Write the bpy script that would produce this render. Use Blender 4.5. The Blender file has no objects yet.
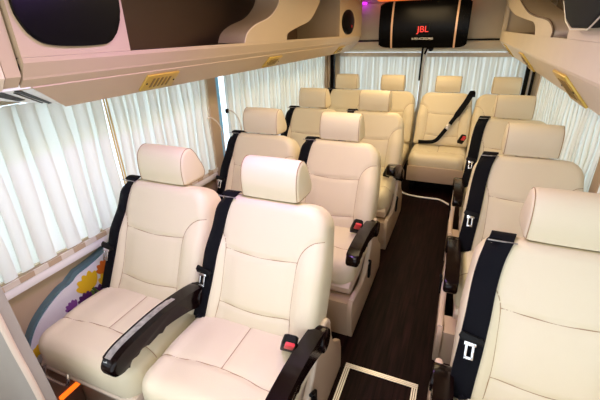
import bpy, bmesh, math, random
from mathutils import Vector, Matrix
random.seed(7)
SC = bpy.context.scene
COL = SC.collection

# ------------------------------------------------------------------ materials
def mat(name, color, rough=.5, metal=0, bump=None, var=None, coat=0, spec=.5, emit=None, trans=None):
    m = bpy.data.materials.new(name); m.use_nodes = True
    nt = m.node_tree; N = nt.nodes; L = nt.links
    b = N['Principled BSDF']
    b.inputs['Base Color'].default_value = (*color, 1)
    b.inputs['Roughness'].default_value = rough
    b.inputs['Metallic'].default_value = metal
    b.inputs['Specular IOR Level'].default_value = spec
    b.inputs['Coat Weight'].default_value = coat
    b.inputs['Coat Roughness'].default_value = .08
    tc = N.new('ShaderNodeTexCoord')
    if var:
        sc, amt, stretch = var
        mp = N.new('ShaderNodeMapping'); mp.inputs['Scale'].default_value = stretch
        n = N.new('ShaderNodeTexNoise'); n.inputs['Scale'].default_value = sc; n.inputs['Detail'].default_value = 4
        r = N.new('ShaderNodeMixRGB'); r.blend_type = 'MIX'
        r.inputs[1].default_value = (*[c*(1-amt) for c in color], 1)
        r.inputs[2].default_value = (*[min(1, c*(1+amt)) for c in color], 1)
        L.new(tc.outputs['Object'], mp.inputs[0]); L.new(mp.outputs[0], n.inputs[0])
        L.new(n.outputs[0], r.inputs[0]); L.new(r.outputs[0], b.inputs['Base Color'])
    if bump:
        sc, st = bump
        n2 = N.new('ShaderNodeTexNoise'); n2.inputs['Scale'].default_value = sc; n2.inputs['Detail'].default_value = 3
        bp = N.new('ShaderNodeBump'); bp.inputs['Strength'].default_value = st; bp.inputs['Distance'].default_value = .002
        L.new(tc.outputs['Object'], n2.inputs[0]); L.new(n2.outputs[0], bp.inputs['Height']); L.new(bp.outputs[0], b.inputs['Normal'])
    if emit:
        b.inputs['Emission Color'].default_value = (*emit[0], 1); b.inputs['Emission Strength'].default_value = emit[1]
    if trans:
        t = N.new('ShaderNodeBsdfTranslucent'); t.inputs[0].default_value = (*trans[0], 1)
        mx = N.new('ShaderNodeMixShader'); mx.inputs[0].default_value = trans[1]
        L.new(b.outputs[0], mx.inputs[1]); L.new(t.outputs[0], mx.inputs[2])
        L.new(mx.outputs[0], N['Material Output'].inputs[0])
    return m

LEATHER = mat('cream_leather', (.77, .685, .50), .45, bump=(260, .25), var=(3, .03, (1, 1, 1)))
SEAM = mat('seam_thread', (.40, .27, .16), .7)
TRIM = mat('beige_trim', (.50, .38, .25), .45, var=(4, .03, (1, 1, 1)))
TRIM2 = mat('marbled_beige_trim', (.68, .58, .43), .4, var=(9, .06, (1, 1, 1)))
SHELL = mat('pale_plastic', (.70, .57, .46), .35)
PEDE = mat('beige_plastic', (.52, .39, .28), .45)
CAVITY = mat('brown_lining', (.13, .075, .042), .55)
WOOD = mat('dark_glossy_wood', (.006, .0022, .002), .16, coat=0, spec=.22, var=(9, .5, (1, 6, 1)))
INLAY = mat('silver_inlay', (.40, .38, .36), .3, metal=.5, var=(55, .85, (1, 1, 1)))
BELT = mat('black_webbing', (.003, .0035, .006), .8, spec=.15, bump=(500, .5))
BLACK = mat('black_plastic', (.003, .003, .0035), .5, spec=.2)
GLOSSB = mat('black_gloss', (.001, .001, .0015), .35, spec=.12)
SPKB = mat('black_speaker_cloth', (.012, .014, .013), .85, spec=.2, bump=(600, .6))
CHROME = mat('chrome', (.75, .75, .77), .18, metal=1)
ALU = mat('brushed_aluminium', (.72, .70, .70), .35, metal=.7)
WHITE = mat('white_enamel', (.86, .85, .84), .25)
RED = mat('red_button', (.75, .04, .06), .35)
GOLD = mat('gold_vent', (.56, .38, .07), .35, metal=.35)
GOLDD = mat('dark_gold_slot', (.20, .12, .02), .5)
STRIPE = mat('copper_strip', (.75, .48, .33), .3, metal=.2)
CURT = mat('sheer_white_curtain', (.86, .86, .80), .85, spec=.1, trans=((.88, .92, .88), .34))
CURTB = mat('beige_curtain', (.62, .50, .36), .85, spec=.1, trans=((.75, .62, .45), .25))
HEMW = mat('cream_hem', (.72, .66, .56), .85, spec=.1)
GOLDT = mat('gold_braid', (.66, .50, .22), .6, bump=(300, 1))
GREYL = mat('pale_grey_leatherette', (.36, .32, .28), .6, bump=(200, .2))
BROWN = mat('brown_vinyl', (.15, .085, .06), .5)
GLASS = mat('window_glass', (.86, .94, .97), .05, trans=((.6, .8, .95), .0))
GLASS.node_tree.nodes['Principled BSDF'].inputs['Transmission Weight'].default_value = 1
GLASS.node_tree.nodes['Principled BSDF'].inputs['IOR'].default_value = 1.02
BLUEV = mat('blue_view_pane', (.30, .55, .68), .4, var=(60, .5, (1, 1, 1)), trans=((.22, .42, .52), .45))  # bluish view outside put into the pane's own colour
TEAL = mat('teal_border', (.10, .19, .21), .3)
ARTW = mat('white_art_panel', (.80, .80, .84), .2)
YEL = mat('yellow_petal', (.85, .55, .02), .4)
ORG = mat('orange_petal', (.72, .17, .02), .4)
PUR = mat('purple_petal', (.09, .02, .12), .4)
LIL = mat('lilac_petal', (.25, .08, .33), .4)
GRN = mat('green_leaf', (.10, .22, .03), .5)
PLED = mat('purple_led', (.6, .02, .9), .4, emit=((.62, .02, 1), 2.5))
OLED = mat('orange_led', (1, .25, .02), .4, emit=((1, .16, .01), 1.3))
WLED = mat('warm_light_diffuser', (.9, .85, .8), .4, emit=((1, .8, .55), 3))
REDG = mat('red_lit_letters', (.6, .02, .02), .4, emit=((1, .05, .03), .35))
GREYT = mat('grey_small_print', (.6, .6, .6), .5)

def floor_mat():
    m = bpy.data.materials.new('dark_wood_floor'); m.use_nodes = True
    nt = m.node_tree; N = nt.nodes; L = nt.links; b = N['Principled BSDF']
    tc = N.new('ShaderNodeTexCoord'); mp = N.new('ShaderNodeMapping'); mp.inputs['Scale'].default_value = (60, 4, 1)
    n = N.new('ShaderNodeTexNoise'); n.inputs['Scale'].default_value = 1.0; n.inputs['Detail'].default_value = 6
    r = N.new('ShaderNodeValToRGB'); r.color_ramp.elements[0].position = .3; r.color_ramp.elements[1].position = .75
    r.color_ramp.elements[0].color = (.002, .0009, .001, 1); r.color_ramp.elements[1].color = (.024, .008, .008, 1)
    bk = N.new('ShaderNodeTexBrick'); bk.inputs['Scale'].default_value = 1; bk.inputs['Brick Width'].default_value = 1.2
    bk.inputs['Row Height'].default_value = .075; bk.inputs['Mortar Size'].default_value = .0015
    bk.inputs['Color1'].default_value = (1, 1, 1, 1); bk.inputs['Color2'].default_value = (.6, .6, .6, 1); bk.inputs['Mortar'].default_value = (.3, .3, .3, 1)
    mp2 = N.new('ShaderNodeMapping'); mp2.inputs['Rotation'].default_value = (0, 0, math.pi/2)
    mu = N.new('ShaderNodeMixRGB'); mu.blend_type = 'MULTIPLY'; mu.inputs[0].default_value = 1
    L.new(tc.outputs['Object'], mp.inputs[0]); L.new(mp.outputs[0], n.inputs[0]); L.new(n.outputs[0], r.inputs[0])
    L.new(tc.outputs['Object'], mp2.inputs[0]); L.new(mp2.outputs[0], bk.inputs[0])
    L.new(r.outputs[0], mu.inputs[1]); L.new(bk.outputs[0], mu.inputs[2]); L.new(mu.outputs[0], b.inputs['Base Color'])
    b.inputs['Roughness'].default_value = .5; b.inputs['Specular IOR Level'].default_value = .06
    return m
FLOOR = floor_mat()

# ------------------------------------------------------------------ mesh helpers
def mesh_of(name, bm, mats, smooth=True):
    bmesh.ops.recalc_face_normals(bm, faces=bm.faces[:])
    me = bpy.data.meshes.new(name); bm.to_mesh(me); bm.free()
    for m in (mats if isinstance(mats, (list, tuple)) else [mats]): me.materials.append(m)
    if smooth:
        me.polygons.foreach_set('use_smooth', [True]*len(me.polygons))
        me.set_sharp_from_angle(angle=math.radians(38))
    return me
def obj(name, bm, mats, parent=None, loc=(0, 0, 0), rot=(0, 0, 0), smooth=True, label=None):
    o = bpy.data.objects.new(name, mesh_of(name, bm, mats, smooth)); COL.objects.link(o)
    o.location = loc; o.rotation_euler = rot
    if parent: o.parent = parent
    if label: o['label'] = label
    return o
def thing(name, label, cat, loc=(0, 0, 0), rz=0, group=None):
    o = bpy.data.objects.new(name, None); COL.objects.link(o); o.empty_display_size = .1
    o.location = loc; o.rotation_euler = (0, 0, rz); o['label'] = label; o['category'] = cat
    if group: o['group'] = group
    return o
def tag(o, label, cat, group=None):
    o['label'] = label; o['category'] = cat
    if group: o['group'] = group
    return o
def struct(name, bm, m, loc=(0, 0, 0), smooth=False):
    o = obj(name, bm, m, None, loc, smooth=smooth); o['kind'] = 'structure'; return o
def copy_tree(o, parent=None):
    c = o.copy(); COL.objects.link(c); c.parent = parent
    for ch in [x for x in o.children]: copy_tree(ch, c)
    return c
def BM(): return bmesh.new()
def box(bm, x0, x1, y0, y1, z0, z1, bev=0, seg=2, mi=0):
    r = bmesh.ops.create_cube(bm, size=1)
    vs = r['verts']
    for v in vs:
        v.co = Vector(((x0+x1)/2+v.co.x*(x1-x0), (y0+y1)/2+v.co.y*(y1-y0), (z0+z1)/2+v.co.z*(z1-z0)))
    fs = set(f for v in vs for f in v.link_faces)
    for f in fs: f.material_index = mi
    if bev:
        es = list(set(e for v in vs for e in v.link_edges))
        r2 = bmesh.ops.bevel(bm, geom=es, offset=bev, segments=seg, profile=.5, affect='EDGES')
        for f in r2['faces']: f.material_index = mi
    return bm
def prism(bm, pts, axis, a, b, bev=0, seg=2, mi=0):
    """extrude polygon pts (2D) along axis from a to b. axis x: pts=(y,z); y: pts=(x,z); z: pts=(x,y)"""
    def mk(p, t):
        return {'x': (t, p[0], p[1]), 'y': (p[0], t, p[1]), 'z': (p[0], p[1], t)}[axis]
    A = [bm.verts.new(mk(p, a)) for p in pts]; B = [bm.verts.new(mk(p, b)) for p in pts]
    n = len(pts); fs = [bm.faces.new(A), bm.faces.new(B[::-1])]
    for i in range(n): fs.append(bm.faces.new([A[i], B[i], B[(i+1) % n], A[(i+1) % n]]))
    for f in fs: f.material_index = mi
    if bev:
        es = list(set(list(fs[0].edges)+list(fs[1].edges)))
        r = bmesh.ops.bevel(bm, geom=es, offset=bev, segments=seg, profile=.5, affect='EDGES')
        for f in r['faces']: f.material_index = mi
    return bm
def tube(bm, pts, rad, n=8, mi=0, closed=False, flat=1.0):
    pts = [Vector(p) for p in pts]; rings = []
    up0 = Vector((0, 0, 1))
    for i, p in enumerate(pts):
        a = pts[max(i-1, 0)]; b = pts[min(i+1, len(pts)-1)]
        t = (b-a).normalized()
        u = up0 if abs(t.z) < .95 else Vector((1, 0, 0))
        s = t.cross(u).normalized(); w = s.cross(t).normalized()
        r = rad[i] if isinstance(rad, (list, tuple)) else rad
        rings.append([bm.verts.new(p+s*math.cos(2*math.pi*k/n)*r+w*math.sin(2*math.pi*k/n)*r*flat) for k in range(n)])
    for i in range(len(rings)-1):
        for k in range(n):
            f = bm.faces.new([rings[i][k], rings[i][(k+1) % n], rings[i+1][(k+1) % n], rings[i+1][k]]); f.material_index = mi
    for r in (rings[0], rings[-1]):
        f = bm.faces.new(r); f.material_index = mi
    return bm
def smooth_path(pts, k=6):
    """Catmull-Rom through points of any dimension"""
    P = [tuple(p) for p in pts]; P = [P[0]]+P+[P[-1]]; out = []
    for i in range(1, len(P)-2):
        for j in range(k):
            t = j/k
            out.append(tuple(.5*((2*P[i][d])+(-P[i-1][d]+P[i+1][d])*t+(2*P[i-1][d]-5*P[i][d]+4*P[i+1][d]-P[i+2][d])*t*t
                                 + (-P[i-1][d]+3*P[i][d]-3*P[i+1][d]+P[i+2][d])*t**3) for d in range(len(P[0]))))
    out.append(P[-2]); return out
def disc(bm, c, r, axis, depth, n=20, mi=0, sx=1, sy=1, bev=0):
    pts = [(math.cos(2*math.pi*i/n)*r*sx, math.sin(2*math.pi*i/n)*r*sy) for i in range(n)]
    if axis == 'x': prism(bm, [(c[1]+p[0], c[2]+p[1]) for p in pts], 'x', c[0]-depth/2, c[0]+depth/2, bev, mi=mi)
    if axis == 'y': prism(bm, [(c[0]+p[0], c[2]+p[1]) for p in pts], 'y', c[1]-depth/2, c[1]+depth/2, bev, mi=mi)
    if axis == 'z': prism(bm, [(c[0]+p[0], c[1]+p[1]) for p in pts], 'z', c[2]-depth/2, c[2]+depth/2, bev, mi=mi)
    return bm
def ss(a, b, x):
    t = max(0, min(1, (x-a)/(b-a))); return t*t*(3-2*t)

# ------------------------------------------------------------------ upholstered pad
def pad(bm, W, H, R, re, T, Tb, extra, seams, nx=56, ny=60, taper=0, back_puff=0):
    """pad in local (x across, v up, w out). Front at w=T; back at w=-Tb. returns front function"""
    segs = []
    for s in seams:
        s = smooth_path(s, 5) if len(s) > 2 else s
        for a, b in zip(s[:-1], s[1:]): segs.append((a, b))
    def dseam(x, v):
        d = 9
        for (ax, av), (bx, bv) in segs:
            if not (min(ax, bx)-.03 < x < max(ax, bx)+.03 and min(av, bv)-.03 < v < max(av, bv)+.03): continue
            dx, dv = bx-ax, bv-av; l = dx*dx+dv*dv
            t = 0 if l == 0 else max(0, min(1, ((x-ax)*dx+(v-av)*dv)/l))
            d = min(d, math.hypot(x-ax-t*dx, v-av-t*dv))
        return d
    def hw(v):
        w = W - taper*ss(.45*H, H, v)
        if v > H-R: w -= R-math.sqrt(max(0, R*R-(v-(H-R))**2))
        if v < re*.8: w -= re*.8-math.sqrt(max(0, (re*.8)**2-(re*.8-v)**2))
        return w
    def edge(x, v):
        w = W - taper*ss(.45*H, H, v)
        qx, qv = abs(x)-(w-R), v-(H-R)
        if qx > 0 and qv > 0: e = R-math.hypot(qx, qv)
        else: e = min(w-abs(x), H-v)
        return max(0, min(e, v+.004))
    def front(x, v, sm=True):
        e = edge(x, v)
        d = 0 if e >= re else re-math.sqrt(max(0, re*re-(re-e)**2))
        g = 0
        if sm: g = .006*math.exp(-(dseam(x, v)/.0085)**2)
        return T+extra(x, v)-d-g
    def spread(n, k=.35):   # denser toward the ends
        return [(-1+2*i/n)*(1-k)+k*math.sin((-1+2*i/n)*math.pi/2) for i in range(n+1)]
    us = spread(nx); vs = [(s+1)/2*H for s in spread(ny)]
    G = []
    for v in vs:
        h = hw(min(max(v, 0), H))
        G.append([bm.verts.new((u*h, v, front(u*h, v))) for u in us])
    Bk = []
    for v in vs:
        h = hw(min(max(v, 0), H))
        row = []
        for u in us:
            e = edge(u*h, v); d = 0 if e >= .03 else .03-math.sqrt(max(0, .03**2-(.03-e)**2))
            row.append(bm.verts.new((u*h, v, -Tb+d)))
        Bk.append(row)
    for i in range(ny):
        for j in range(nx):
            bm.faces.new([G[i][j], G[i][j+1], G[i+1][j+1], G[i+1][j]])
            bm.faces.new([Bk[i][j+1], Bk[i][j], Bk[i+1][j], Bk[i+1][j+1]])
    ring = [(0, j) for j in range(nx)]+[(i, nx) for i in range(ny)]+[(ny, j) for j in range(nx, 0, -1)]+[(i, 0) for i in range(ny, 0, -1)]
    for k in range(len(ring)):
        a, b = ring[k], ring[(k+1) % len(ring)]
        try: bm.faces.new([G[a[0]][a[1]], Bk[a[0]][a[1]], Bk[b[0]][b[1]], G[b[0]][b[1]]])
        except ValueError: pass
    bmesh.ops.remove_doubles(bm, verts=bm.verts[:], dist=1e-5)
    # stitched seams
    for s in seams:
        s = smooth_path(s, 8) if len(s) > 2 else [(s[0][0]+(s[1][0]-s[0][0])*t/14, s[0][1]+(s[1][1]-s[0][1])*t/14) for t in range(15)]
        tube(bm, [(x, v, front(x, v)+.0004) for x, v in s], .0017, 6, mi=1)
    return front

BACK_H = .53; RECL = math.atan2(.195, .46)
def Tback(oy=-.235, oz=.40):
    """matrix: local (x, v up, w out toward -Y) -> seat space"""
    c, s = math.cos(RECL), math.sin(RECL)
    up = Vector((0, s, c)); out = Vector((0, -c, s)); xx = Vector((1, 0, 0))
    M = Matrix.Identity(4)
    for i in range(3):
        M[i][0] = xx[i]; M[i][1] = up[i]; M[i][2] = out[i]
    M[0][3], M[1][3], M[2][3] = 0, oy, oz
    return M
MB = Tback()

def back_extra(x, v):
    b = .022*ss(.12, .20, abs(x))*(1-ss(.27, .40, v))
    lum = .010*math.exp(-((v-.17)/.12)**2)*(1-ss(.08, .16, abs(x)))
    return b+lum+.006*(1-(x/.25)**2)
def cush_extra(x, v):      # v = 0 at front here
    return .010*ss(.16, .21, abs(x))+.008*(1-(x/.26)**2)+.008*math.exp(-((v-.22)/.08)**2)*ss(.03, .1, abs(x))

def parts_meshes():
    D = {}
    # backrest
    bm = BM()
    seams = [[(-.238, .405), (-.205, .395), (-.172, .365), (-.155, .32), (-.152, .25), (-.152, .12), (-.165, .01)],
             [(.238, .405), (.205, .395), (.172, .365), (.155, .32), (.152, .25), (.152, .12), (.165, .01)],
             [(-.155, .315), (0, .303), (.155, .315)], [(-.152, .10), (0, .088), (.152, .10)]]
    fr = pad(bm, .2575, BACK_H, .085, .042, 0, .150, back_extra, seams, taper=.020)
    bm.transform(MB); D['backrest'] = mesh_of('backrest', bm, [LEATHER, SEAM])
    # back shell (plastic cover behind) rim
    # headrest : side profile extruded
    bm = BM()
    prof = [(-.020, .0), (-.025, .05), (-.020, .095), (-.008, .124), (.012, .141), (.036, .146), (.058, .138), (.080, .114), (.104, .075), (.126, .032), (.128, .004), (.105, -.010), (.01, -.008)]
    prof = smooth_path(prof+[prof[0]], 4)[:-1]
    n = len(prof); xs = [-.122, -.120, -.116, -.106, -.06, 0, .06, .106, .116, .120, .122]
    sc = [.80, .90, .965, 1, 1.015, 1.02, 1.015, 1, .965, .90, .80]
    cy, cz = .045, .062; rings = []
    for x, s in zip(xs, sc):
        rings.append([bm.verts.new((x, cy+(p[0]-cy)*s, cz+(p[1]-cz)*s)) for p in prof])
    for a, b in zip(rings[:-1], rings[1:]):
        for k in range(n): bm.faces.new([a[k], a[(k+1) % n], b[(k+1) % n], b[k]])
    bm.faces.new(rings[0]); bm.faces.new(rings[-1][::-1])
    for r in (rings[2], rings[-3]):
        pts = [v.co.copy() for v in r]; c = Vector((r[0].co.x, cy, cz))
        pts = [c+(p-c)*1.012 for p in pts]; tube(bm, pts+[pts[0]], .0016, 6, mi=1)
    bm.transform(Matrix.Translation((0, 0, .886)))
    D['headrest'] = mesh_of('headrest', bm, [LEATHER, SEAM])
    bm = BM(); tube(bm, [(0, .045, .80), (0, .045, .92)], .007, 10)
    D['headrest_post'] = mesh_of('headrest_post', bm, CHROME)
    # cushion
    bm = BM()
    seams = [[(-.25, .135), (-.2, .135), (-.1, .15), (0, .158), (.1, .15), (.2, .135), (.25, .135)], [(-.0, .158), (-.0, .40)]]
    # v=0 front; flip so rounded end faces the front: use v' = D - v
    Dp = .46
    fs = [[(x, Dp-v) for x, v in s] for s in seams]
    pad(bm, .2545, Dp, .075, .06, 0, .13, lambda x, v: cush_extra(x, Dp-v), fs, nx=50, ny=50)
    M = Matrix(((1, 0, 0, 0), (0, -1, 0, -.13), (0, 0, 1, .425), (0, 0, 0, 1)))
    bm.transform(M); D['seat_cushion'] = mesh_of('seat_cushion', bm, [LEATHER, SEAM])
    # seat pan
    bm = BM(); prism(bm, [(-.575, .262), (-.555, .235), (-.10, .235), (-.10, .31), (-.57, .31), (-.585, .29)], 'x', -.243, .243, .006)
    D['seat_pan'] = mesh_of('seat_pan', bm, SHELL)
    # pedestal
    bm = BM(); prism(bm, [(-.50, 0), (-.50, .20), (-.46, .236), (.02, .236), (.04, .2), (.04, 0)], 'x', -.225, .225, .012)
    D['pedestal'] = mesh_of('pedestal', bm, PEDE)
    # side shroud (aisle side, +x)
    bm = BM()
    prof = [(-.60, .0), (-.625, .10), (-.635, .20), (-.61, .245), (-.54, .235), (-.44, .215), (-.34, .235), (-.27, .31), (-.22, .40), (-.17, .455), (-.12, .46), (-.085, .42), (-.06, .32), (.0, .24), (.07, .19), (.09, .1), (.09, 0)]
    prism(bm, smooth_path(prof, 3), 'x', .247, .272, .005)
    prism(bm, [(-.60, 0), (-.61, .10), (-.62, .225), (-.5, .225), (-.5, 0)], 'x', .0, .25, .006)
    D['side_shroud'] = mesh_of('side_shroud', bm, PEDE)
    bm = BM()
    top = smooth_path(prof[3:13], 4)
    tube(bm, [(.262, a, b) for a, b in top], .013, 8, flat=.7)
    D['shroud_lip'] = mesh_of('shroud_lip', bm, SHELL)
    # recline lever
    bm = BM(); box(bm, .272, .285, -.30, -.26, .17, .26, .005); tube(bm, [(.28, -.28, .25), (.285, -.30, .29), (.285, -.33, .31)], .007, 8)
    D['recline_lever'] = mesh_of('recline_lever', bm, BLACK)
    # armrest: side profile in (y,z), x width
    bm = BM()
    side = [(-.165, .495), (-.18, .53), (-.22, .548), (-.30, .565), (-.42, .580), (-.55, .580), (-.605, .574), (-.636, .560), (-.648, .538), (-.640, .512), (-.61, .500), (-.580, .508), (-.562, .528), (-.545, .530), (-.52, .518), (-.47, .520), (-.42, .523), (-.32, .500), (-.24, .470), (-.20, .452), (-.172, .462)]
    side = smooth_path(side+[side[0]], 3)[:-1]
    prism(bm, side, 'x', -.029, .029, .011, 3)
    disc(bm, (0, -.195, .495), .047, 'x', .074, 24, bev=.010)
    D['armrest'] = mesh_of('armrest', bm, WOOD)
    bm = BM()
    top = [(-.33, .566), (-.42, .577), (-.55, .5775), (-.60, .573), (-.628, .563)]
    rows = []
    for (y, z) in smooth_path(top, 5):
        rows.append([bm.verts.new((-.026, y, z-.008)), bm.verts.new((-.020, y, z+.0035)), bm.verts.new((.004, y, z+.0045)), bm.verts.new((.004, y, z-.002))])
    for a, b in zip(rows[:-1], rows[1:]):
        for k in range(3): bm.faces.new([a[k], a[k+1], b[k+1], b[k]])
        bm.faces.new([a[3], a[0], b[0], b[3]])
    bm.faces.new(rows[0]); bm.faces.new(rows[-1][::-1])
    D['armrest_inlay'] = mesh_of('armrest_inlay', bm, INLAY)
    # seat belt: band following the left bolster
    def band(bm, pts, w, th, mi=0):
        rows = []
        pts = smooth_path(pts, 6)
        for i, p in enumerate(pts):
            p = Vector(p); a = Vector(pts[max(0, i-1)]); b = Vector(pts[min(len(pts)-1, i+1)])
            t = (b-a).normalized()
            s = Vector((t.y, -t.x, 0)); s = s.normalized() if s.length > 1e-3 else Vector((1, 0, 0))
            nrm = t.cross(s).normalized()
            rows.append([bm.verts.new(p+s*w/2+nrm*th/2), bm.verts.new(p-s*w/2+nrm*th/2), bm.verts.new(p-s*w/2-nrm*th/2), bm.verts.new(p+s*w/2-nrm*th/2)])
        for a, b in zip(rows[:-1], rows[1:]):
            for k in range(4):
                f = bm.faces.new([a[k], a[(k+1) % 4], b[(k+1) % 4], b[k]]); f.material_index = mi
        bm.faces.new(rows[0][::-1]); bm.faces.new(rows[-1])
    bm = BM()
    ff = lambda x, v: fr(x, v, False)
    pth = [(-.165, .535, -.07), (-.170, .541, -.035), (-.178, .522, ff(-.178, .515)+.004), (-.196, .46, ff(-.196, .46)+.006), (-.206, .38, ff(-.206, .38)+.006), (-.212, .28, ff(-.212, .28)+.006), (-.218, .18, ff(-.216, .18)+.007), (-.226, .09, ff(-.216, .09)+.008), (-.232, .015, ff(-.216, .03)+.012)]
    # belt lies tilted over the rounded edge: bend its outer side back
    rows = []
    pts = smooth_path(pth, 6)
    for x, v, w in pts:
        inn, out = x+.033, x-.033
        w = (ff(x, min(v, .505))+.008) if v < .515 else w
        wi = (ff(inn, min(v, .505))+.008) if v < .515 else w
        wo = (ff(max(out, -.25), min(v, .505))+.007) if v < .515 else w
        rows.append([bm.verts.new((inn, v, wi+.002)), bm.verts.new((x, v, w+.0025)), bm.verts.new((out, v, wo)), bm.verts.new((out-.002, v, wo-.006)), bm.verts.new((x, v, w-.006)), bm.verts.new((inn, v, wi-.006))])
    for a, b in zip(rows[:-1], rows[1:]):
        for k in range(6): bm.faces.new([a[k], a[(k+1) % 6], b[(k+1) % 6], b[k]])
    bm.faces.new(rows[0][::-1]); bm.faces.new(rows[-1])
    bm.transform(MB)
    # lap piece gathered on the cushion corner
    pz = MB @ Vector((-.232, .015, .03))
    band(bm, [(pz.x, pz.y, pz.z+.01), (-.222, -.255, .440), (-.19, -.240, .425), (-.16, -.220, .40)], .020, .005)
    D['seat_belt'] = mesh_of('seat_belt', bm, BELT)
    bm = BM()
    w0 = ff(-.22, .19)+.016
    prism(bm, [(-.258, .170), (-.252, .185), (-.195, .175), (-.186, .165), (-.19, .152), (-.25, .158)], 'z', w0-.006, w0+.006, .004)
    for f in bm.faces: f.material_index = 1
    outer = [(-.240, .160), (-.206, .157), (-.208, .148), (-.212, .142), (-.212, .112), (-.236, .114), (-.236, .144), (-.240, .150)]
    # tongue with slot: build as four bars
    z0, z1 = w0+.001, w0+.005
    box(bm, -.240, -.206, .146, .160, z0, z1, .001); box(bm, -.236, -.229, .108, .150, z0, z1, .001); box(bm, -.217, -.210, .108, .150, z0, z1, .001); box(bm, -.236, -.210, .104, .113, z0, z1, .001)
    bm.transform(Matrix.Translation((0, .045, 0))); bm.transform(MB); D['belt_tongue'] = mesh_of('belt_tongue', bm, [CHROME, BLACK])
    # belt guide at the top
    bm = BM(); box(bm, -.218, -.136, .513, .517, ff(-.17, .505)+.002, ff(-.17, .505)+.010, .002)
    bm.transform(MB); D['belt_guide'] = mesh_of('belt_guide', bm, INLAY)
    # buckle
    bm = BM(); prism(bm, [(-.02, 0), (.02, 0), (.02, .075), (.012, .085), (-.012, .085), (-.02, .075)], 'y', -.014, .014, .004)
    D['belt_buckle'] = mesh_of('belt_buckle', bm, BLACK)
    bm = BM(); box(bm, -.013, .013, -.018, -.008, .045, .088, .003)
    D['release_button'] = mesh_of('release_button', bm, RED)
    # rear bench legs frame
    bm = BM()
    for x in (-.2, .2):
        box(bm, x-.02, x+.02, -.50, -.46, 0, .25, .004); box(bm, x-.02, x+.02, -.12, -.08, 0, .25, .004)
        box(bm, x-.02, x+.02, -.50, -.08, 0, .03, .004)
    box(bm, -.24, .24, -.5, -.46, .2, .25, .004); box(bm, -.24, .24, -.40, -.30, 0.0, .17, .01)
    D['leg_frame'] = mesh_of('leg_frame', bm, BLACK)
    bm = BM(); box(bm, -.25, .25, -.605, -.59, .13, .28, .006); D['front_skirt'] = mesh_of('front_skirt', bm, PEDE)
    return D
PM = parts_meshes()

def part(kind, parent, sx=1, loc=(0, 0, 0), rot=(0, 0, 0)):
    o = bpy.data.objects.new(kind, PM[kind]); COL.objects.link(o); o.parent = parent
    o.location = loc; o.rotation_euler = rot
    if sx == -1: o.scale = (-1, 1, 1)
    return o
def make_seat(label, arm=1, shroud=True, rear=False, loc=(0, 0, 0), group=None, arm_rot=0, belt=True, buckle=True, belt_side=1, inlay=False):
    arm_dz = (-.055 if arm > 0 else -.075) if shroud else 0
    t = thing('passenger_seat', label, 'seat', loc, 0, group)
    part('backrest', t); h = part('headrest', t)
    for x in (-.05, .05): part('headrest_post', h, loc=(x, 0, 0))
    dz = -.045 if rear else 0
    part('seat_cushion', t, loc=(0, 0, dz)); part('seat_pan', t, loc=(0, 0, dz*1.2))
    if rear: part('front_skirt', t)
    if rear: part('leg_frame', t)
    else:
        part('pedestal', t)
        if shroud:
            s = part('side_shroud', t, arm, loc=(-.032 if arm < 0 else 0, 0, 0))
            if arm < 0: s.scale = (-1, 1, .90)
            l = part('shroud_lip', s); part('recline_lever', t, arm, loc=(-.032 if arm < 0 else 0, 0, 0))
    if arm and not rear:
        a = part('armrest', t, 1, (.26*arm, -.195, .495))
        a.location = (.262 if arm > 0 else -.280, 0, arm_dz)
        if arm_rot:
            # turn about the pivot
            c = Vector((.262*arm, -.195, .495+arm_dz)); R = Matrix.Rotation(arm_rot, 4, 'X')
            M = Matrix.Translation(c) @ R @ Matrix.Translation((0, .195, -.495))
            a.matrix_local = M
        if inlay: part('armrest_inlay', a)
    if belt:
        b = part('seat_belt', t, belt_side); part('belt_tongue', b); part('belt_guide', b)
    if buckle:
        bu = part('belt_buckle', t, 1, (.182, -.285, .455), (.5, .25, .3)); bu.scale = (1.25, 1.25, 1.1); part('release_button', bu)
    return t

XA, XB, XC = -.773, -.255, .72
Y1, Y2, Y3, Y4 = 1.158, 2.05, 2.963, 4.09
GL = 'paired passenger seats on the left'
GR = 'single passenger seats on the right'
GB = 'rear bench row seats'
sA = make_seat('cream leather window seat in front pair, beside the floral side panel', 1, False, loc=(XA, Y1, 0), group=GL, buckle=False, inlay=True)
make_seat('large cream leather aisle seat in front pair, nearest the floor hatch', 1, True, loc=(XB, Y1, 0), group=GL, inlay=False)
make_seat('cream leather window seat in middle left pair, behind the beige window pillar', 1, False, loc=(XA, Y2, 0), group=GL, buckle=False)
make_seat('cream leather aisle seat in middle left pair, armrest pointing forward over the aisle edge', 1, True, loc=(XB, Y2, 0), group=GL, arm_rot=-.02)
make_seat('cream leather window seat in third left pair, just ahead of the rear row', 1, False, loc=(XA, Y3, 0), group=GL, buckle=False)
make_seat('cream leather aisle seat in third left pair, just ahead of the rear row', 1, True, loc=(XB, Y3, 0), group=GL, arm_rot=-.3)
make_seat('nearest single cream seat on the right, with wide black belt and chrome tongue', -1, True, loc=(XC, Y1, 0), group=GR, buckle=False)
make_seat('middle single cream seat on the right, under the largest gold air vent', -1, True, loc=(XC, Y2, 0), group=GR, buckle=False)
make_seat('farthest single cream seat on the right, directly ahead of the rear row', -1, True, loc=(XC, Y3, 0), group=GR, buckle=False)
make_seat('leftmost cream seat of the rear row, by the left rear corner', 0, False, True, loc=(-.809, Y4, 0), group=GB, buckle=False)
make_seat('second cream seat from the left in the rear row', 0, False, True, loc=(-.312, Y4, 0), group=GB, belt=False, buckle=False)
s3 = make_seat('rear row cream seat facing the aisle, black belt lying diagonally across its back', 0, False, True, loc=(.236, Y4, 0), group=GB, belt=False, buckle=True)
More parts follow.
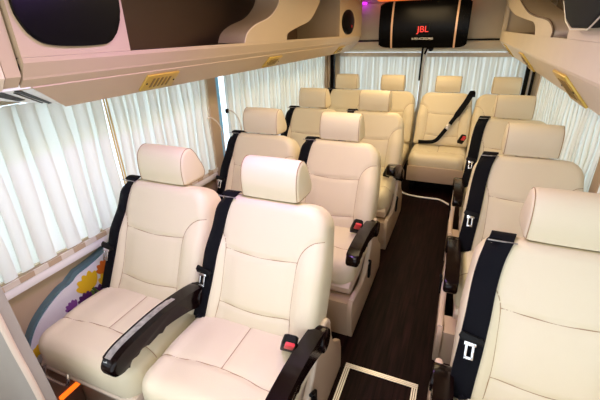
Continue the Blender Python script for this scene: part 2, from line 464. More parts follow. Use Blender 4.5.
make_seat('rightmost cream seat of the rear row, by the right rear corner', 0, False, True, loc=(.752, Y4, 0), group=GB, belt=False, buckle=False)
bm = BM(); tube(bm, smooth_path([(-.20, -.588, .315), (-.205, -.598, .27), (-.17, -.602, .262), (-.09, -.602, .262), (-.07, -.598, .285), (-.075, -.588, .315)], 4), .006, 8)
obj('pull_handle', bm, CHROME, sA)
# diagonal belt on third rear seat
bm = BM()
pth = smooth_path([(.235, .50, -.05), (.232, .536, -.02), (.218, .505, .012), (.186, .424, .034), (.108, .273, .046), (.019, .119, .044), (-.041, .035, .045), (-.12, .012, .06), (-.20, .01, .06)], 5)
rows = []
for i, p in enumerate(pth):
    a = Vector(pth[max(0, i-1)]); b = Vector(pth[min(len(pth)-1, i+1)]); t = (b-a); t.z = 0
    if t.length < 1e-4: t = Vector((-.3, -1, 0))
    t.normalize(); s = Vector((t.y, -t.x, 0)); p = Vector(p)
    wd = .026 if i < 20 else .018
    rows.append([bm.verts.new(p+s*wd+Vector((0, 0, .002))), bm.verts.new(p-s*wd+Vector((0, 0, .002))), bm.verts.new(p-s*wd-Vector((0, 0, .003))), bm.verts.new(p+s*wd-Vector((0, 0, .003)))])
for a, b in zip(rows[:-1], rows[1:]):
    for k in range(4): bm.faces.new([a[k], a[(k+1) % 4], b[(k+1) % 4], b[k]])
bm.faces.new(rows[0][::-1]); bm.faces.new(rows[-1]); bm.transform(MB)
db = obj('seat_belt', bm, BELT, s3)
bm = BM(); box(bm, -.02, .02, -.028, .028, .0, .010, .003); bm.transform(Matrix.Translation((.055, .18, .047)) @ Matrix.Rotation(-.55, 4, 'Z') ); bm.transform(MB)
obj('belt_slider', bm, INLAY, db)
# padded partition at the lower left, nearest the camera
tp = thing('partition_panel', 'grey padded partition with beige piped edge, cut off at the left frame edge', 'partition', (-.93, .42, 0))
opn = Vector((.88, -.42, 0))
pe = [(-.740, .98), (-.712, .90), (-.702, .85), (-.693, .74), (-.686, .64), (-.666, .49), (-.655, .30), (-.65, .0)]
bm = BM(); prism(bm, [(-1.115, 1.0), (-.76, 1.0)]+smooth_path(pe, 4)+[(-1.115, 0)], 'y', .404, .45, .010, 3); bm.transform(Matrix.Translation(opn)); obj('padded_face', bm, GREYL, tp)
bm = BM(); tube(bm, [(a+.001, .412, b) for a, b in smooth_path(pe, 4)], .009, 10); bm.transform(Matrix.Translation(opn)); obj('piped_edge', bm, SHELL, tp)

# ------------------------------------------------------------------ shell
XL, XR, YF, YR, ZC = -1.12, 1.03, -.9, 4.5, 1.76
bm = BM(); box(bm, XL-.05, XR+.05, YF, YR+.05, -.05, 0); struct('floor', bm, FLOOR)
bm = BM(); box(bm, XL-.05, XR+.05, YF, YR+.05, ZC, ZC+.05); struct('ceiling', bm, TRIM2)
def wall_with_holes(name, x0, x1, holes, zlo, zhi, m):
    """side wall from YF to YR with window holes [(y0,y1)] between zlo and zhi"""
    bm = BM(); box(bm, x0, x1, YF, YR+.05, 0, zlo); box(bm, x0, x1, YF, YR+.05, zhi, ZC)
    y = YF
    for a, b in holes:
        box(bm, x0, x1, y, a, zlo, zhi); y = b
    box(bm, x0, x1, y, YR+.05, zlo, zhi)
    return struct(name, bm, m)
wall_with_holes('wall_left', XL-.05, XL, [(-.6, .2), (.28, 1.96), (2.07, 4.18)], .63, 1.25, TRIM)
wall_with_holes('wall_right', XR, XR+.05, [(-.6, .2), (.28, 1.96), (2.07, 4.05)], .63, 1.22, TRIM)
bm = BM()
for a, b, c, d in ((XL, XR, 0, .62), (XL, XR, 1.235, ZC), (XL, -1.0, .62, 1.235), (.93, XR, .62, 1.235), (-.085, -.045, .62, 1.235)):
    box(bm, a, b, YR, YR+.05, c, d)
struct('wall_rear', bm, TRIM2)
wn = 1
def pane(x0, x1, y0, y1, z0, z1, fr=.02):
    global wn
    bm = BM(); box(bm, x0, x1, y0, y1, z0, z1); o = struct('window_%d' % wn, bm, GLASS); wn += 1
    return o
for a, b in ((-.6, .2), (.28, 1.96), (2.19, 4.18)): pane(XL-.045, XL-.040, a, b, .63, 1.25)
bm = BM(); box(bm, XL-.045, XL-.040, 2.07, 2.19, .63, 1.25); struct('window_4', bm, BLUEV); wn = 5
for a, b in ((-.6, .2), (.28, 1.96), (2.07, 4.05)): pane(XR+.040, XR+.045, a, b, .63, 1.22)
pane(-1.0, -.085, YR+.04, YR+.045, .62, 1.235); pane(-.045, .93, YR+.04, YR+.045, .62, 1.235)
# sills and ledges
bm = BM(); box(bm, XL, XL+.05, YF, 1.95, .578, .620, .012); struct('trim_1', bm, WHITE, smooth=True)
bm = BM(); box(bm, XL, XL+.05, 2.07, 4.3, .578, .620, .012); struct('trim_2', bm, WHITE, smooth=True)
bm = BM(); box(bm, XR-.035, XR, YF, YR, .60, .637, .008); struct('trim_3', bm, WHITE, smooth=True)
# pillars
bm = BM(); box(bm, XL, XL+.03, 1.965, 2.065, 0, 1.3, .01); struct('trim_4', bm, TRIM)
bm = BM(); box(bm, XR-.03, XR, 4.06, 4.24, 0, 1.3, .01); struct('trim_5', bm, TRIM)
bm = BM(); box(bm, XR-.03, XR, 1.965, 2.065, 0, 1.2, .01); struct('trim_6', bm, TRIM)
# rear beam: light ledge with a dark gap above
bm = BM(); box(bm, XL, XR, 4.40, YR, 1.262, 1.345, .008); struct('trim_7', bm, TRIM2, smooth=True)
bm = BM(); box(bm, XL, XR, 4.43, YR, 1.345, 1.362); struct('trim_8', bm, BLACK)
bm = BM(); box(bm, XL, XR, 4.435, YR, 1.362, 1.72, .006); struct('trim_9', bm, TRIM2, smooth=True)
# rear corner posts
bm = BM(); box(bm, -1.09, -1.045, 4.36, 4.42, .0, 1.26, .006); struct('trim_10', bm, BLACK)
bm = BM(); box(bm, .915, .952, 4.34, 4.38, .0, 1.2, .006); struct('trim_11', bm, BLACK)
bm = BM(); box(bm, .962, .972, 4.34, 4.36, .0, 1.2, .003); struct('trim_12', bm, ALU)
bm = BM(); box(bm, .975, 1.0, 4.34, 4.38, .0, 1.2, .006); struct('trim_13', bm, BLACK)
# centre rear door post
td = thing('rear_door_post', 'slim grey post between the two rear curtains with black cable and knob', 'post', (-.06, 4.40, 0))
opd = Vector((.06, -4.40, 0))
def dobj(n, bm, m): bm.transform(Matrix.Translation(opd)); return obj(n, bm, m, td)
bm = BM(); tube(bm, [(-.03, 4.40, 1.30), (-.052, 4.41, 1.1), (-.07, 4.42, .6), (-.07, 4.42, 0)], .012, 10); dobj('pole', bm, ALU)
bm = BM(); tube(bm, [(-.075, 4.39, 1.30), (-.080, 4.40, .95)], .010, 8); dobj('hanging_cable', bm, BLACK)
bm = BM(); tube(bm, [(-.005, 4.37, 1.30), (-.03, 4.38, 1.27), (-.052, 4.385, 1.22)], .010, 8); dobj('hanging_cable', bm, BLACK)
bm = BM(); disc(bm, (.010, 4.36, 1.275), .026, 'y', .03, 14, bev=.004); dobj('knob', bm, BLACK)

# ------------------------------------------------------------------ curtains
def curtain(name, label, p0, p1, z0, z1, pitch, amp, m=CURT, group='white window curtains', valance=0, seed=0, hem=None, gather=0, lean=0, braid=None):
    """pleated sheet from p0 to p1 (x,y); z0..z1"""
    rnd = random.Random(seed)
    p0 = Vector((*p0, 0)); p1 = Vector((*p1, 0)); Lh = (p1-p0).length; d = (p1-p0)/Lh; nrm = Vector((-d.y, d.x, 0))
    # phase function with varying pleat widths
    k = max(2, int(round(Lh/pitch))); ws = [rnd.uniform(.75, 1.3) for _ in range(k)]; tot = sum(ws)
    cuts = [0]
    for w in ws: cuts.append(cuts[-1]+w/tot)
    amps = [rnd.uniform(.65, 1.15) for _ in range(k)]
    bm = BM(); nz = 12; rows = []; per = 16
    for iz in range(nz+1):
        tz = iz/nz; z = z0+(z1-z0)*tz; row = []
        for i in range(k):
            for j in range(per):
                u = cuts[i]+(cuts[i+1]-cuts[i])*j/per
                ph = j/per
                s = .5-.5*math.cos(2*math.pi*ph)
                a = amp*amps[i]*(1-.2*tz)
                off = a*s + .003*math.sin(9*tz+i)
                u += (cuts[i+1]-cuts[i])*.17*math.sin(4*math.pi*ph)*(.8+.4*amps[(i*3) % k])+.10*(cuts[i+1]-cuts[i])*math.sin(2.5*tz+i*1.9)*math.sin(math.pi*ph)
                uu = u
                if gather: uu = .5+(u-.5)*(1-gather*math.exp(-((tz-.25)/.28)**2))
                q = p0+d*(Lh*uu+lean*(1-tz)*math.sin(i*1.7)*.01)+nrm*off
                row.append(bm.verts.new((q.x, q.y, z)))
        q = p1; row.append(bm.verts.new((q.x, q.y, z))); rows.append(row)
    for a, b in zip(rows[:-1], rows[1:]):
        for j in range(len(a)-1): bm.faces.new([a[j], a[j+1], b[j+1], b[j]])
    t = thing(name, label, 'curtain', (0, 0, 0), 0, group)
    o = obj('drape', bm, m, t, smooth=True)
    for pl in o.data.polygons: pl.use_smooth = True
    if valance:
        bm = BM(); n = k*3; prev = None; vr = []
        for i in range(n+1):
            u = i/n; q = p0+d*Lh*u+nrm*(amp*1.2+.006+.005*math.sin(i*2.1))
            vr.append((bm.verts.new((q.x, q.y, z1-valance)), bm.verts.new((q.x, q.y, z1+.01)), bm.verts.new((q.x-nrm.x*.006, q.y-nrm.y*.006, z1+.01)), bm.verts.new((q.x-nrm.x*.006, q.y-nrm.y*.006, z1-valance))))
        for a, b in zip(vr[:-1], vr[1:]):
            for c in range(4): bm.faces.new([a[c], a[(c+1) % 4], b[(c+1) % 4], b[c]])
        obj('valance', bm, HEMW, t)
    if hem:
        bm = BM(); 
        q0 = p0+nrm*(amp*1.1+.004); q1 = p1+nrm*(amp*1.1+.004)
        n = max(2, int(Lh/.055))
        for i in range(n):
            a = q0+(q1-q0)*(i/n); b = q0+(q1-q0)*((i+1)/n)
            x0, x1 = sorted((a.x, a.x-nrm.x*.008)); 
            box(bm, x0, x1+.0005, min(a.y, b.y), max(a.y, b.y), z0-.024, z0-.002, 0, mi=i % 2)
        obj('hem_band', bm, [HEMW, TRIM], t, smooth=False)
    if braid is not None:
        bm = BM()
        for dd in (-.007, .007):
            q = p0+d*(Lh*braid)+d*dd+nrm*(amp+.006)
            tube(bm, [(q.x, q.y+.015*(1-i/10.), z0+(z1-z0)*i/10) for i in range(11)], .004, 6)
        obj('gold_edging', bm, GOLDT, t)
    return t
# left wall curtains: normals must face +x, so run from far to near
GLC = 'white curtains on the left wall'
curtain('curtain', 'white pleated curtain at the far left front, gold edging at its right side', (XL+.015, 1.205), (XL+.015, .30), .645, 1.25, .088, .030, seed=3, hem=True, braid=.012, group=GLC)
curtain('curtain', 'white pleated curtain between the gold edging and the beige pillar', (XL+.015, 1.955), (XL+.015, 1.225), .645, 1.25, .082, .026, seed=5, hem=True, group=GLC)
curtain('curtain', 'long white curtain on the left wall, from beige pillar back to the rear', (XL+.015, 4.17), (XL+.015, 2.175), .645, 1.25, .075, .024, seed=8, group=GLC)
curtain('curtain', 'beige curtain gathered at the left rear pillar', (XL+.02, 4.36), (XL+.02, 4.19), .5, 1.22, .04, .03, m=CURTB, seed=9, group=None, gather=.5)
GRC = 'white curtains on the right wall'
curtain('curtain', 'white pleated curtain on the right wall beside the middle single seat', (XR-.015, .9), (XR-.015, 1.96), .65, 1.23, .08, .022, seed=11, group=GRC)
curtain('curtain', 'white pleated curtain on the right wall beside the farthest single seat', (XR-.015, 2.07), (XR-.015, 4.0), .65, 1.23, .08, .016, seed=12, group=GRC)
GBC = 'white curtains across the rear window'
curtain('curtain', 'white curtain on the left half of the rear window with cream valance', (-.085, 4.465), (-1.0, 4.465), .60, 1.225, .068, .022, seed=21, valance=.035, group=GBC)
curtain('curtain', 'white curtain on the right half of the rear window with cream valance', (.93, 4.465), (-.045, 4.465), .60, 1.225, .068, .022, seed=22, valance=.035, group=GBC)
# curtain tie cords on pillar
CUR = [o for o in COL.objects if o.name.startswith('curtain') and o.type == 'EMPTY']
for ya, par, hook in ((2.13, CUR[2], True), (1.90, CUR[1], False)):
    o0 = Vector((XL+.05, ya, 0))
    bm = BM(); tube(bm, smooth_path([(0, .0, .985), (.012, .03, .985), (.02, .09, .93), (.02, .12, .85), (.015, .13, .70)], 5), .004, 6)
    bm.transform(Matrix.Translation(o0)); c = obj('tieback_cord', bm, HEMW, par)
    if hook:
        bm = BM(); box(bm, -.012, .006, -.010, .010, .975, 1.003, .003); bm.transform(Matrix.Translation(o0)); obj('hook', bm, BLACK, c)

# ------------------------------------------------------------------ overhead bins
def air_vent(parent, c, u, dn, n, L=.20, H=.062):
    """gold grille centred at c; u along length, dn across (down-slope), n outward"""
    M = Matrix.Identity(4)
    for i in range(3): M[i][0] = u[i]; M[i][1] = dn[i]; M[i][2] = n[i]; M[i][3] = c[i]
    bm = BM(); box(bm, -L/2, L/2, -H/2, H/2, -.002, .008, .003); bm.transform(M)
    v = obj('air_vent', bm, GOLD, parent, label='gold plastic air vent')
    bm = BM()
    for i in range(5): 
        x = -L*.26+i*L*.125; box(bm, x-.006, x+.006, -H*.3, H*.3, .0075, .0095, .001)
    bm.transform(M); obj('vent_slot', bm, GOLDD, v)
    for x in (-L*.42, L*.42):
        bm = BM(); disc(bm, (x, 0, .009), .004, 'z', .002, 10)
        bm.transform(M); obj('screw', bm, BLACK, v)
    return v
def ribbon(bm, near, far, x0, x1, mi=0):
    """solid S-shaped divider: near/far edges as (y,z) lists with same count, between x0 (aisle face) and x1"""
    A = smooth_path(near, 6); B = smooth_path(far, 6)
    rows = []
    for a, b in zip(A, B):
        rows.append([bm.verts.new((x0, a[0], a[1])), bm.verts.new((x0, b[0], b[1])), bm.verts.new((x1, b[0], b[1])), bm.verts.new((x1, a[0], a[1]))])
    for a, b in zip(rows[:-1], rows[1:]):
        for k in range(4): f = bm.faces.new([a[k], a[(k+1) % 4], b[(k+1) % 4], b[k]])
    bm.faces.new(rows[0][::-1]); bm.faces.new(rows[-1])

# left bin
tl = thing('overhead_bin', 'long beige overhead luggage bin along the left side, with black oval panel', 'luggage bin', (XL, 2.4, 1.2), 0, 'overhead luggage bins')
off = Vector((-XL, -2.4, -1.2))
def lobj(name, bm, m, smooth=True, parent=tl, label=None):
    bm.transform(Matrix.Translation(off)); return obj(name, bm, m, parent, smooth=smooth, label=label)
def lfix(o):   # children built in world space
    o.location = off; return o
Y0L, Y1L = .668, 4.22
bm = BM()   # lip / fascia lower section
prof = [(-.700, 1.418), (-.712, 1.418), (-.712, 1.385), (-.720, 1.372), (-.7245, 1.366), (-.748, 1.336), (-.758, 1.332), (-.82, 1.325), (-.82, 1.405), (-.74, 1.405)]
prof = [(-.700, 1.405), (-.722, 1.368), (-.724, 1.362), (-.748, 1.338), (-.754, 1.334), (-.80, 1.330), (-.80, 1.385), (-.715, 1.418), (-.700, 1.418)]
prism(bm, prof, 'y', Y0L, Y1L, 0); lobj('lip', bm, TRIM, False)
bm = BM()   # sloped underside, cut diagonally at the front
V = [(-.745, .70, 1.337), (-.745, Y1L, 1.337), (-.825, Y1L, 1.258), (-.825, .838, 1.258)]
W_ = [(-.765, .73, 1.35), (-.765, Y1L, 1.35), (XL+.004, Y1L, 1.258), (XL+.004, 1.045, 1.258)]
lo = [bm.verts.new(p) for p in V]; wl = [bm.verts.new(p) for p in W_]; up = [bm.verts.new((p[0], p[1], 1.384)) for p in W_]
bm.faces.new(lo[::-1]); bm.faces.new([lo[2], lo[3], wl[3], wl[2]]); bm.faces.new([lo[0], lo[1], up[1], up[0]]); bm.faces.new([wl[2], wl[3], up[3], up[2]])
bm.faces.new([lo[0], up[0], up[3], wl[3], lo[3]]); bm.faces.new([lo[1], up[1], up[2], wl[2], lo[2]]); bm.faces.new(up)
wl[0].co; bmesh.ops.delete(bm, geom=[wl[0], wl[1]], context='VERTS')
lobj('underside', bm, TRIM, False)
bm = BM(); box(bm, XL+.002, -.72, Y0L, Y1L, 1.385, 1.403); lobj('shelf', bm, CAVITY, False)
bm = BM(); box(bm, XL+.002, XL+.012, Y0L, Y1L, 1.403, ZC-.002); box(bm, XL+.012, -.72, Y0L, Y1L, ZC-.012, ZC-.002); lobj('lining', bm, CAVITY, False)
bm = BM(); box(bm, -.745, -.700, Y0L, 1.035, 1.4185, ZC-.002); box(bm, XL+.012, -.745, 1.01, 1.03, 1.403, ZC-.012); lobj('front_panel', bm, TRIM, False)
bm = BM(); box(bm, -.735, -.700, 3.44, Y1L, 1.4185, ZC-.002, 0); box(bm, XL+.012, -.735, 3.445, 3.465, 1.403, ZC-.012); lobj('rear_panel', bm, TRIM, False)
bm = BM()
near = [(1.795, 1.4185), (1.830, 1.464), (1.92, 1.502), (2.076, 1.539), (2.17, 1.582), (2.229, 1.637), (2.27, 1.745)]
far = [(2.322, 1.4185), (2.342, 1.458), (2.506, 1.493), (2.727, 1.538), (2.871, 1.62), (2.935, 1.675), (2.97, 1.745)]
ribbon(bm, near, far, -.699, -.86); lobj('divider', bm, TRIM)
bm = BM(); tube(bm, [(-.698, a, b) for a, b in smooth_path(near, 6)], .0035, 6); lobj('piping', bm, SHELL)
# black oval panel on front part
bm = BM()
pan = [(.69, 1.74), (.678, 1.56), (.688, 1.50), (.72, 1.458), (.78, 1.443), (.90, 1.441), (.96, 1.452), (1.0, 1.50), (1.017, 1.56), (1.02, 1.74)]
prism(bm, smooth_path(pan, 4), 'x', -.700, -.690, .003); lobj('oval_panel', bm, GLOSSB)
# small oval speaker
bm = BM(); disc(bm, (-.697, 3.70, 1.535), .105, 'x', .012, 28, sx=1.9, sy=1, bev=.003); o = lobj('speaker', bm, GLOSSB)
bm = BM(); disc(bm, (-.690, 3.80, 1.50), .012, 'x', .004, 12); lobj('emblem', bm, RED, parent=o); COL.objects[-1].name
sl = Vector((.080, 0, .079)).normalized()
nn = Vector((sl.z, 0, -sl.x))
for c in ((-.786, 1.24), (-.786, 2.27), (-.786, 3.72)):
    z = 1.337-(-.745-c[0])*(.079/.080)
    v = air_vent(tl, (c[0], c[1], z), (0, 1, 0), sl, nn, .185, .084); v.location = off
    # children are built in the same space as the vent
# front module left of the seam
tm = thing('front_trim_module', 'beige angled ceiling module at the top left corner', 'trim module', (XL, .3, 1.2))
offm = Vector((-XL, -.3, -1.2))
bm = BM(); prism(bm, [(-.715, ZC-.002), (-.715, 1.372), (-.742, 1.345), (-.78, 1.345), (-.78, ZC-.002)], 'y', .622, .661)
bm.transform(Matrix.Translation(offm)); obj('side_panel', bm, TRIM, tm, smooth=False)
bm = BM(); prism(bm, [(-.712, ZC-.002), (-.712, 1.372), (-.74, 1.340), (-.82, 1.340), (-.82, ZC-.002)], 'y', -.2, .618)
bm.transform(Matrix.Translation(offm)); obj('cover_panel', bm, TRIM2, tm, smooth=False)
# white diffuser vents
tv = thing('roof_air_diffuser', 'white slotted air diffuser above the front left curtain', 'air vent', (XL, .6, 1.2))
offv = Vector((-XL, -.6, -1.2))
def slz(x): return 1.337-(-.745-x)*(.130/.375)
def plate(pts, d0, d1):
    bm = BM(); lo = [bm.verts.new((x, y, slz(x)+d0)) for x, y in pts]; hi = [bm.verts.new((x, y, slz(x)+d1)) for x, y in pts]
    bm.faces.new(lo[::-1]); bm.faces.new(hi); n = len(pts)
    for i in range(n): bm.faces.new([lo[i], lo[(i+1) % n], hi[(i+1) % n], hi[i]])
    bm.transform(Matrix.Translation(offv)); return bm
obj('diffuser_plate', plate([(-.745, .695), (-1.095, 1.035), (-1.0, .905), (-.93, .785), (-.84, .655), (-.745, .50)], .001, .014), WHITE, tv, smooth=False)
obj('slot', plate([(-.755, .672), (-1.0, .912), (-1.0, .90), (-.755, .655)], -.001, .004), BLACK, tv, smooth=False)
obj('slot', plate([(-.75, .622), (-.88, .752), (-.88, .73), (-.75, .585)], -.001, .004), BLACK, tv, smooth=False)
obj('slot', plate([(-.77, .665), (-.97, .862), (-.97, .857), (-.77, .66)], -.001, .004), BLACK, tv, smooth=False)

# right bin
tr = thing('overhead_bin', 'beige overhead luggage bin along the right side, with black speaker', 'luggage bin', (XR, 2.4, 1.2), 0, 'overhead luggage bins')
offr = Vector((-XR, -2.4, -1.2))
def robj(name, bm, m, smooth=True, parent=tr, label=None):
    bm.transform(Matrix.Translation(offr)); return obj(name, bm, m, parent, smooth=smooth, label=label)
Y0R, Y1R = .2, 4.25
bm = BM(); prism(bm, [(.630, 1.428), (.630, 1.350), (.634, 1.341), (.66, 1.316), (.72, 1.33), (.72, 1.395), (.65, 1.428)], 'y', Y0R, Y1R); robj('lip', bm, TRIM2, False)
bm = BM(); prism(bm, [(.640, 1.335), (.722, 1.238), (.735, 1.234), (XR-.002, 1.234), (XR-.002, 1.25), (.735, 1.25), (.66, 1.35)], 'y', Y0R, Y1R); robj('underside', bm, TRIM2, False)
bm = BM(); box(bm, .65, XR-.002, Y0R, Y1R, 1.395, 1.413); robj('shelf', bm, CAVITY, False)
bm = BM(); box(bm, XR-.012, XR-.002, Y0R, Y1R, 1.413, ZC-.002); box(bm, .65, XR-.012, Y0R, Y1R, ZC-.012, ZC-.002); robj('lining', bm, TRIM, False)
bm = BM(); box(bm, .630, .665, Y0R, 1.41, 1.4285, ZC-.002); box(bm, .665, XR-.012, 1.385, 1.405, 1.413, ZC-.012); robj('front_panel', bm, TRIM2, False)
bm = BM(); box(bm, .630, .665, 4.16, Y1R, 1.4285, ZC-.002); box(bm, .665, XR-.012, 4.18, 4.20, 1.413, ZC-.012); robj('rear_panel', bm, TRIM2, False)
bm = BM()
near = [(1.64, 1.4285), (1.642, 1.451), (1.74, 1.478), (1.882, 1.492), (2.2, 1.510), (2.55, 1.545), (3.1, 1.64), (3.4, 1.745)]
far = [(2.062, 1.4285), (2.10, 1.46), (2.20, 1.482), (2.45, 1.496), (2.8, 1.515), (3.3, 1.55), (4.0, 1.64), (4.15, 1.745)]
ribbon(bm, near, far, .629, .78); robj('divider', bm, TRIM2)
bm = BM(); tube(bm, [(.628, a, b) for a, b in smooth_path(near, 6)], .004, 6); robj('piping', bm, CAVITY)
# black speaker on right fascia
bm = BM()
sp = [(1.44, ZC-.02), (1.425, 1.53), (1.33, 1.478), (1.25, 1.458), (1.08, 1.458), (1.0, 1.486), (.93, 1.54), (.9, ZC-.02)]
prism(bm, sp, 'x', .600, .629, .008, 3); spk = robj('speaker', bm, SPKB)
bm = BM(); tube(bm, [(.603, a, b-.001) for a, b in [(1.425, 1.53), (1.33, 1.476), (1.25, 1.456), (1.08, 1.456), (1.0, 1.484), (.93, 1.54)]], .0018, 8); robj('silver_edge', bm, ALU, parent=spk)
slr = Vector((.082, 0, -.097)).normalized(); nr = Vector((-.097, 0, -.082)).normalized()
for yc in (1.46, 2.55, 3.75):
    x = .682; z = 1.335-(x-.640)*(.097/.082)
    v = air_vent(tr, (x, yc, z), (0, -1, 0), slr, nr, .20, .118); v.location = offr

# ------------------------------------------------------------------ rear speaker bar
tb = thing('speaker_bar', 'wide black rounded speaker bar with two copper stripes and red lit letters', 'speaker', (-.077, 4.15, 1.29))
ob = Vector((.077, -4.15, -1.29))
def bar_section(bm, x0, x1, bulge, mi=0, z0=1.290, z1=1.715, ends=(0, 0)):
    pts = []
    n = 12
    for i in range(n+1):
        t = i/n; z = z0+(z1-z0)*t
        y = 4.17-bulge*math.sin(math.pi*t)**.8
        pts.append((y, z))
    prism(bm, pts+[(4.38, z1), (4.38, z0)], 'x', x0, x1, 0, mi=mi)
bm = BM(); bar_section(bm, -.36, .225, .05); bar_section(bm, -.395, -.376, .05); bar_section(bm, .241, .262, .05)
# rounded ends
for s, xa, xb in ((-1, -.395, -.50), (1, .262, .345)):
    n = 8; prev = None
    for i in range(n):
        t0, t1 = i/n, (i+1)/n
        f = lambda t: math.sqrt(max(0, 1-t*t))
        x0, x1 = xa+(xb-xa)*t0, xa+(xb-xa)*t1
        zz = .012*(1-f(t0))*3
        bar_section(bm, min(x0, x1), max(x0, x1), .05*f(t0*.9), z0=1.292+.05*(1-f(t0)), z1=1.713-.05*(1-f(t0)))
bm.transform(Matrix.Translation(ob)); obj('housing', bm, GLOSSB, tb)
bm = BM()
for a in (-.3765, .2245):
    bm = BM(); bar_section(bm, a, a+.017, .056, z0=1.288, z1=1.717)
    bm.transform(Matrix.Translation(ob)); obj('stripe', bm, STRIPE, tb, label='copper coloured vertical stripe')
bm = BM(); w = .062
for a, b, c, d in ((-w, w, .052, .056), (-w, w, -.056, -.052), (-w, -w+.004, -.056, .056), (w-.004, w, -.056, .056)): box(bm, -.065+a, -.065+b, 4.108, 4.113, 1.462+c, 1.462+d)
bm.transform(Matrix.Translation(ob)); obj('display_frame', bm, SPKB, tb)
def text(s, size, loc, m, parent, name, rot=(math.pi/2, 0, 0), sx=1, ext=.001):
    cu = bpy.data.curves.new(name, 'FONT'); cu.body = s; cu.size = size; cu.extrude = ext; cu.align_x = 'CENTER'; cu.align_y = 'CENTER'
    tmp = bpy.data.objects.new(name, cu); COL.objects.link(tmp)
    bpy.context.view_layer.update()
    me = bpy.data.meshes.new_from_object(tmp.evaluated_get(bpy.context.evaluated_depsgraph_get()))
    bpy.data.objects.remove(tmp); me.materials.clear(); me.materials.append(m)
    o = bpy.data.objects.new(name, me); COL.objects.link(o); o.parent = parent
    o.location = loc; o.rotation_euler = rot; o.scale = (sx, 1, 1)
    return o
text('JBL', .078, (-.065+.077, 4.108-4.15, 1.458-1.29), REDG, tb, 'lit_letters', sx=1.05)
text('AUTO ACCESSORIES', .026, (-.065+.077, 4.119-4.15, 1.375-1.29), GREYT, tb, 'small_lettering', sx=.85)

# LED lamps on ceiling
bm = BM(); box(bm, -.84, -.70, 4.36, 4.42, 1.715, 1.735, .004)
tag(obj('led_lamp', bm, PLED), 'small purple LED lamp at the top of the rear wall', 'light')
bm = BM(); box(bm, -.56, .3, 4.28, 4.40, 1.735, 1.752, .004)
tag(obj('led_strip', bm, OLED), 'orange LED strip above the speaker bar', 'light')

# floral side panel on left wall
tf = thing('floral_side_panel', 'glossy white side panel printed with yellow and purple tulips, teal border', 'decorative panel', (XL+.02, .85, .4))
of = Vector((-XL-.02, -.85, -.4))
edge_ = [(.565, .285), (.592, .352), (.64, .414), (.70, .458), (.773, .492), (.82, .502), (.85, .525), (.90, .530), (.985, .545), (1.10, .575), (1.30, .58)]
inner = [(.578, .285), (.603, .346), (.648, .404), (.706, .446), (.776, .478), (.826, .486), (.86, .505), (.91, .511), (.987, .526), (1.10, .558), (1.30, .562)]
bm = BM(); prism(bm, smooth_path(edge_, 4)+[(1.30, .20), (.62, .20), (.57, .25)], 'x', XL+.001, XL+.030, .004); bm.transform(Matrix.Translation(of)); obj('border', bm, TEAL, tf)
bm = BM(); prism(bm, smooth_path(inner, 4)+[(1.30, .215), (.63, .215), (.59, .25)], 'x', XL+.0301, XL+.035, .001); bm.transform(Matrix.Translation(of)); obj('printed_face', bm, ARTW, tf)
def petal(bm, cy, cz, L, W, ang, x, mi=0):
    pts = []
    for i in range(14):
        t = 2*math.pi*i/14; a = math.cos(t)*L/2+L/2; b = math.sin(t)*W/2*(1-.25*math.cos(t))
        pts.append((cy+a*math.cos(ang)-b*math.sin(ang), cz+a*math.sin(ang)+b*math.cos(ang)))
    prism(bm, pts, 'x', x, x+.0015, 0, mi=mi)
def tulip(cy, cz, s, m, tilt=1.4, leaf=True):
    s *= 1.22
    bm = BM(); x = XL+.0352
    for k, da in enumerate((-.75, .75, -.38, .38, 0)): petal(bm, cy, cz, s*(.9 if k < 2 else 1), s*.46, tilt+da, x+.0004*k, mi=0)
    tube(bm, [(x+.001, cy, cz), (x+.001, cy+s*.3, cz-s*.6), (x+.001, cy+s*.35, cz-s*1.5)], s*.07, 5, mi=1)
    if leaf: petal(bm, cy+s*.35, cz-s*1.4, s*1.4, s*.3, 1.9, x+.0005, mi=1)
    bm.transform(Matrix.Translation(of)); obj('printed_tulip', bm, [m, GRN], tf)
tulip(.905, .405, .075, YEL, 1.9); tulip(.985, .375, .060, YEL, 1.5); tulip(1.0, .44, .058, ORG, 1.9)
tulip(.865, .350, .050, PUR, 1.7); tulip(.93, .335, .055, PUR, 1.4); tulip(.80, .365, .040, LIL, 1.9); tulip(1.04, .38, .07, ORG, 1.2)
tulip(.80, .345, .036, PUR, 2.3)
bm = BM()
for k in range(7): petal(bm, .59+.022*k, .272+.005*k, .05, .028, 1.2+.2*(k % 3), XL+.0352+.0003*k)
bm.transform(Matrix.Translation(of)); obj('printed_petals', bm, YEL, tf)

# lower side box, foot lamp
bm = BM(); prism(bm, [(XL+.001, .0), (-.955, .0), (-.955, .16), (-.99, .235), (XL+.001, .235)], 'y', -.2, .655, .006)
tag(obj('side_ducting_box', bm, BROWN), 'brown low box on the floor before the front window seat', 'box')
bm = BM(); prism(bm, [(XL+.001, .237), (-1.035, .237), (-1.045, .262), (XL+.001, .268)], 'y', -.2, .55, .004)
tag(obj('ledge_rail', bm, SHELL), 'pale ledge rail along the left wall below the floral panel', 'rail')
bm = BM(); box(bm, -.954, -.944, .56, .65, .128, .150, .003)
tag(obj('foot_lamp', bm, OLED), 'orange glowing foot lamp on the brown box at lower left', 'light')

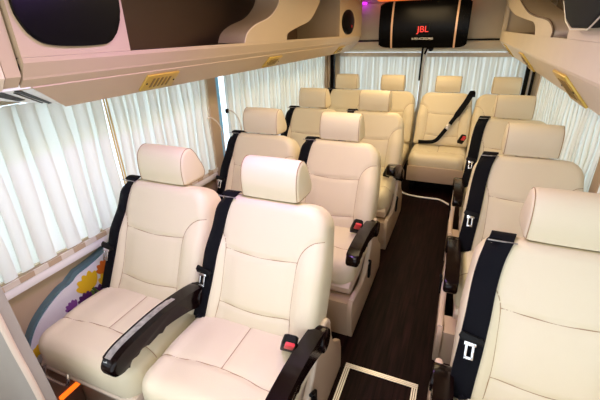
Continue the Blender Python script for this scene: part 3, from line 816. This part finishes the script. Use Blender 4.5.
# hatch frame in the aisle floor
th = thing('floor_hatch', 'floor hatch with ribbed aluminium edging in the aisle', 'hatch', (.2, 1.0, 0))
oh = Vector((-.2, -1.0, 0))
for (a, b, c, d) in ((.038, .372, 1.25, 1.275), (.038, .372, .70, .725), (.038, .063, .725, 1.25), (.347, .372, .725, 1.25)):
    bm = BM(); box(bm, a, b, c, d, .0, .005, .001, mi=1)
    for q0, q1 in ((.02, .26), (.38, .62), (.74, .98)):
        if b-a > d-c: box(bm, a, b, c+(d-c)*q0, c+(d-c)*q1, .0045, .008)
        else: box(bm, a+(b-a)*q0, a+(b-a)*q1, c, d, .0045, .008)
    bm.transform(Matrix.Translation(oh)); obj('edging_strip', bm, [ALU, BLACK], th, smooth=False)
bm = BM(); box(bm, .063, .347, .725, 1.25, .0, .003); bm.transform(Matrix.Translation(oh)); obj('lid', bm, FLOOR, th, smooth=False)
# cable on the floor under rear row
bm = BM(); tube(bm, smooth_path([(-.05, 3.48, .010), (.01, 3.42, .010), (.144, 3.393, .010), (.262, 3.396, .010), (.325, 3.385, .010), (.407, 3.30, .010), (.45, 3.2, .01)], 6), .008, 8)
tag(obj('floor_cable', bm, WHITE), 'white cable crossing the dark floor before the rear row', 'cable')

# ------------------------------------------------------------------ lights
w = bpy.data.worlds.new('daylight'); SC.world = w; w.use_nodes = True
bg = w.node_tree.nodes['Background']; bg.inputs[0].default_value = (.86, .93, 1.0, 1); bg.inputs[1].default_value = 2.05
def area(name, loc, rot, sx, sy, e, col):
    l = bpy.data.lights.new(name, 'AREA'); l.shape = 'RECTANGLE'; l.size = sx; l.size_y = sy; l.energy = e; l.color = col
    o = bpy.data.objects.new(name, l); COL.objects.link(o); o.location = loc; o.rotation_euler = rot; return o
area('fill_light_front', (-.05, .3, 1.74), (0, 0, 0), .5, .8, 8, (1, .95, .9))  # added fill light under the ceiling, out of view, no lamp body
area('fill_light_middle', (-.05, 1.9, 1.74), (0, 0, 0), .4, 1.2, 10, (1, .78, .46))  # added warm fill over the aisle, no lamp modelled
area('fill_light_rear', (-.05, 3.4, 1.74), (0, 0, 0), .4, 1.2, 12, (1, .72, .38))  # added fill, warmer still, to tint the rear rows
area('purple_lamp_front', (-.22, .98, 1.73), (0, 0, 0), .10, .3, 6, (.56, .26, 1))

def sun(name, d, e, col, ang):
    l = bpy.data.lights.new(name, 'SUN'); l.energy = e; l.color = col; l.angle = ang
    o = bpy.data.objects.new(name, l); COL.objects.link(o); o.rotation_euler = Vector(d).to_track_quat('-Z', 'Y').to_euler(); return o
sun('daylight_sun', (.75, .62, -.42), 3.0, (1, .97, .9), .12)  # added sun, angled so the curtain folds show
# ------------------------------------------------------------------ camera
cam = bpy.data.cameras.new('camera'); co = bpy.data.objects.new('camera', cam); COL.objects.link(co)
yaw, pitch, roll, f = .4067, .4268, -.0238, 370.26
fw = Vector((-math.sin(yaw)*math.cos(pitch), math.cos(yaw)*math.cos(pitch), -math.sin(pitch)))
r = Vector((math.cos(yaw), math.sin(yaw), 0)); u = r.cross(fw)
R2 = r*math.cos(roll)+u*math.sin(roll); U2 = -r*math.sin(roll)+u*math.cos(roll)
M = Matrix((( R2.x, U2.x, -fw.x, .364), (R2.y, U2.y, -fw.y, 0), (R2.z, U2.z, -fw.z, 1.465), (0, 0, 0, 1)))
co.matrix_world = M
cam.sensor_width = 36; cam.lens = f*36/600; cam.clip_start = .02
SC.camera = co
SC.view_settings.view_transform = 'Standard'; SC.view_settings.look = 'None'
SC.view_settings.exposure = .15; SC.view_settings.gamma = 1
SC.view_settings.use_curve_mapping = False
